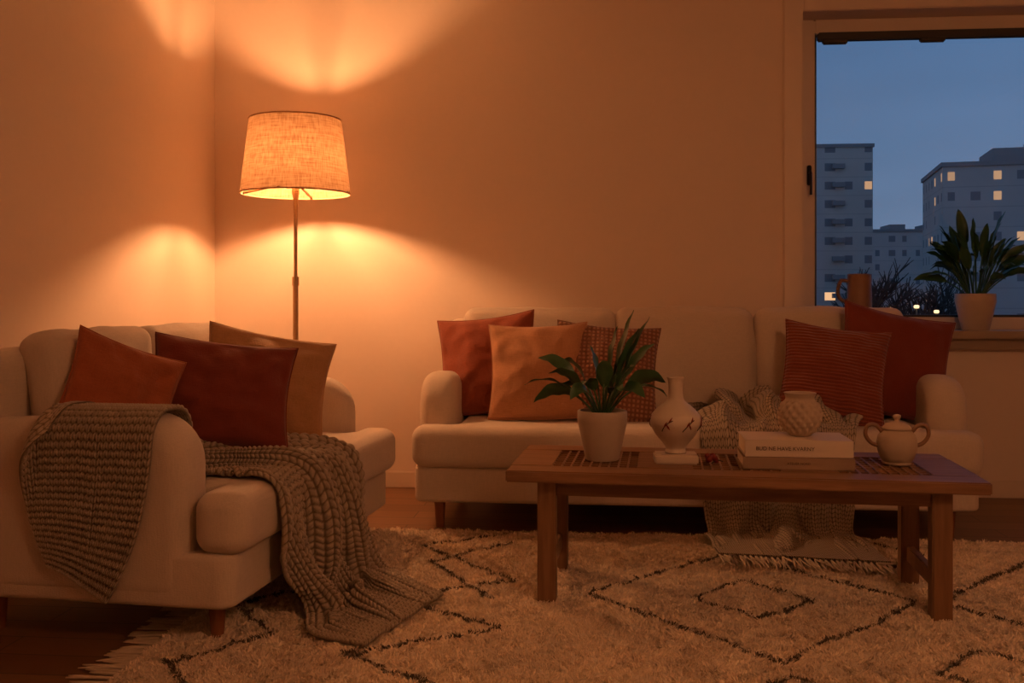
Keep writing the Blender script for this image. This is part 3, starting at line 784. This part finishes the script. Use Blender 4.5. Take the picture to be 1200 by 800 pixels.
# added fill light: unseen glowing globe hung over the near part of the room
pd=empty('fill_pendant',(1.15,.80,0))
mb=MB(); mb.add(*tube([(0,0,2.1),(0,0,CH)],.004,8),M['black']); mb.add(*lathe([(.05,CH-.03),(.05,CH)],24),M['trim']); mb.obj('fill_cord',pd)
gmat,nt,b,o=mk('fill_globe_glow'); em=nt.nodes.new('ShaderNodeEmission'); em.inputs[0].default_value=(1,.46,.20,1); em.inputs[1].default_value=13.5; nt.links.new(em.outputs[0],o.inputs[0])
mb=MB(); mb.add(*lathe([(.22*math.sin(math.pi*i/24)+.001,-.22*math.cos(math.pi*i/24)) for i in range(25)],40,(0,0,1.98)),gmat); mb.obj('fill_globe',pd)

# ------------------------------------------------------------------ outside
def facade(name,base,rowh,colw,lit,seed):
    m,nt,b,o=mk(name); v=coord(nt)
    sep=nt.nodes.new('ShaderNodeSeparateXYZ'); nt.links.new(v,sep.inputs[0])
    hx=mathn(nt,'ADD',sep.outputs[0],mathn(nt,'MULTIPLY',sep.outputs[1],1.0))
    cx=mathn(nt,'DIVIDE',hx,colw); cz=mathn(nt,'DIVIDE',sep.outputs[2],rowh)
    fx=mathn(nt,'FRACT',cx); fz=mathn(nt,'FRACT',cz)
    def band(f,a,b_): return mathn(nt,'MULTIPLY',mathn(nt,'GREATER_THAN',f,a),mathn(nt,'LESS_THAN',f,b_))
    cmb=nt.nodes.new('ShaderNodeCombineXYZ'); nt.links.new(mathn(nt,'FLOOR',cx),cmb.inputs[0]); nt.links.new(mathn(nt,'FLOOR',cz),cmb.inputs[1]); cmb.inputs[2].default_value=seed
    wn=nt.nodes.new('ShaderNodeTexWhiteNoise'); nt.links.new(cmb.outputs[0],wn.inputs[0])
    cm2=nt.nodes.new('ShaderNodeCombineXYZ'); nt.links.new(mathn(nt,'FLOOR',cx),cm2.inputs[0]); cm2.inputs[2].default_value=seed+.5
    wc=nt.nodes.new('ShaderNodeTexWhiteNoise'); nt.links.new(cm2.outputs[0],wc.inputs[0])
    wid=mathn(nt,'ADD',.55,mathn(nt,'MULTIPLY',wc.outputs['Value'],.30))   # window widths differ by column
    win=mathn(nt,'MULTIPLY',mathn(nt,'MULTIPLY',mathn(nt,'GREATER_THAN',fx,.30),mathn(nt,'LESS_THAN',fx,wid)),band(fz,.35,.78))
    on=mathn(nt,'MULTIPLY',win,mathn(nt,'GREATER_THAN',wn.outputs['Value'],1-lit))
    pan=mathn(nt,'LESS_THAN',fz,.05)
    hasw=mathn(nt,'GREATER_THAN',wn.outputs['Value'],.22)
    win2=mathn(nt,'MULTIPLY',win,hasw)
    weather=noi(nt,v,.25,4)
    bc=mix(nt,weather,tuple(x*.8 for x in base),tuple(x*1.15 for x in base))
    col=mix(nt,win2,bc,(.22,.21,.22)); col=mix(nt,mathn(nt,'MULTIPLY',pan,.35),col,tuple(x*.5 for x in base))
    nt.links.new(col,b.inputs['Base Color']); b.inputs['Roughness'].default_value=.8
    b.inputs['Emission Color'].default_value=(1,.55,.25,1); nt.links.new(mathn(nt,'MULTIPLY',on,mathn(nt,'ADD',.15,mathn(nt,'MULTIPLY',wc.outputs['Value'],.45))),b.inputs['Emission Strength'])
    return m
f1=facade('panel_facade_grey',(.60,.50,.44),2.75,2.9,.16,3); f2=facade('panel_facade_blue',(.50,.44,.41),2.3,2.4,.08,8); f3=facade('panel_facade_pale',(.58,.50,.46),2.8,2.6,.16,5)
M['sillout']=plain('roof_concrete',(.28,.26,.26),.9)
def bld(name,mt,x0,x1,y0,y1,z1,rz=0,extra=()):
    c=((x0+x1)/2,(y0+y1)/2); hx,hy=(x1-x0)/2,(y1-y0)/2; mb=MB()
    mb.add(*boxvf(-hx,hx,-hy,hy,0,z1+14),mt)
    mb.add(*boxvf(-hx-.2,hx+.2,-hy-.2,hy+.2,z1+14,z1+14.5),M['sillout'])
    for (a,b_,h) in extra: mb.add(*boxvf(a,b_,-hy*.5,hy*.5,z1+14.5,z1+14.5+h),M['sillout'])
    return mb.obj(name,smooth=False,loc=(c[0],c[1],-14),rot=(0,0,R(rz)))
tw=bld('apartment_tower',f1,26,40.3,150,166,23.5,0)
mb=MB()
for k in range(13): mb.add(*boxvf(1.2,3.0,-8.7,-8.0,1.3+k*2.75,2.0+k*2.75),M['sillout'])
mb.obj('balconies',tw,smooth=False)
bld('apartment_block',f3,52,72,200,214,14.2,0,[(-4,-1,1.2),(3,6,1.2)])
bld('apartment_block',f2,40,86,112,128,16.0,-10,[(-17,-13,2.0),(-12,-11.6,3.4),(-6,2,2.4)])
bld('apartment_block',f3,66,120,240,252,9,0,[(-20,-16,2)])
boxes('street_ground',[(-100,400,6,420,-14.4,-14)],plain('asphalt',(.05,.05,.055),.9))
M['bark']=plain('bark',(.06,.045,.04),.9)
def tree(name,loc,h,seed):
    random.seed(seed); mb=MB()
    bark=M['bark']
    def br(p,d,l,r,dep):
        q=p+d*l; m_=p+d*l*.5+Vector((random.uniform(-1,1),random.uniform(-1,1),0))*l*.06
        mb.add(*tube([p,m_,q],[r,r*.85,r*.65],5),bark)
        if dep==0: return
        for k in range(4 if dep>1 else 6):
            nd=(d+Vector((random.uniform(-1,1),random.uniform(-1,1),random.uniform(-.2,.7)))*.75).normalized()
            br(p+d*l*random.uniform(.5,1),nd,l*random.uniform(.55,.75),r*.6,dep-1)
    br(Vector((0,0,0)),Vector((0,0,1)),h*.36,h*.02,4)
    mb.obj(name,loc=loc)
for i,(x,y,h) in enumerate(((28.5,104,22),(31,108,23),(33.8,106,21),(37,110,19))): tree('bare_tree',(x,y,-14),h,i+2)
M['lampglow'],_,bnode,_=mk('street_lamp_glow')
bnode.inputs['Emission Color'].default_value=(1,.65,.3,1); bnode.inputs['Emission Strength'].default_value=1.0
for i,(x,y,z) in enumerate(((29.5,95,.2),(32.3,98,-.3),(35.5,96,.6))):
    mb=MB(); mb.add(*tube([(0,0,-14),(0,0,z-.2)],.09,8),M['black']); mb.add(*softbox(.22,.22,.16,.12,n=6),M['lampglow'],Matrix.Translation((0,0,z))); mb.obj('street_lamp',loc=(x,y,0))

# world: dusk sky
wd=bpy.data.worlds.new('dusk_sky'); scene.world=wd; wd.use_nodes=True; nt=wd.node_tree; nt.nodes.clear()
out=nt.nodes.new('ShaderNodeOutputWorld'); bg=nt.nodes.new('ShaderNodeBackground'); nt.links.new(bg.outputs[0],out.inputs[0])
tc=nt.nodes.new('ShaderNodeTexCoord'); sep=nt.nodes.new('ShaderNodeSeparateXYZ'); nt.links.new(tc.outputs['Generated'],sep.inputs[0])
cr=nt.nodes.new('ShaderNodeValToRGB'); nt.links.new(sep.outputs[2],cr.inputs[0])
e=cr.color_ramp.elements; e[0].position=0; e[0].color=(.115,.165,.26,1); e[1].position=.34; e[1].color=(.045,.105,.225,1)
x=cr.color_ramp.elements.new(.14); x.color=(.083,.145,.26,1)
nz=nt.nodes.new('ShaderNodeTexNoise'); mp=nt.nodes.new('ShaderNodeMapping'); mp.inputs['Scale'].default_value=(2,2,9); nt.links.new(tc.outputs['Generated'],mp.inputs[0]); nt.links.new(mp.outputs[0],nz.inputs['Vector']); nz.inputs['Scale'].default_value=1.5
mm=nt.nodes.new('ShaderNodeMixRGB'); mm.blend_type='MULTIPLY'; mm.inputs[0].default_value=.35; nt.links.new(cr.outputs[0],mm.inputs[1]); nt.links.new(nz.outputs['Fac'],mm.inputs[2])
nt.links.new(mm.outputs[0],bg.inputs[0]); bg.inputs[1].default_value=1.0

# ------------------------------------------------------------------ camera
cam=bpy.data.cameras.new('camera'); cam.lens=34.5; cam.sensor_width=36; cam.shift_y=-50/1200; cam.clip_end=1000; cam.clip_start=.05
co=bpy.data.objects.new('camera',cam); COL.objects.link(co); co.location=(0,0,.94); co.rotation_euler=(R(90),0,R(5.15)); scene.camera=co
scene.view_settings.view_transform='Standard'; scene.view_settings.look='None'; scene.view_settings.exposure=.65
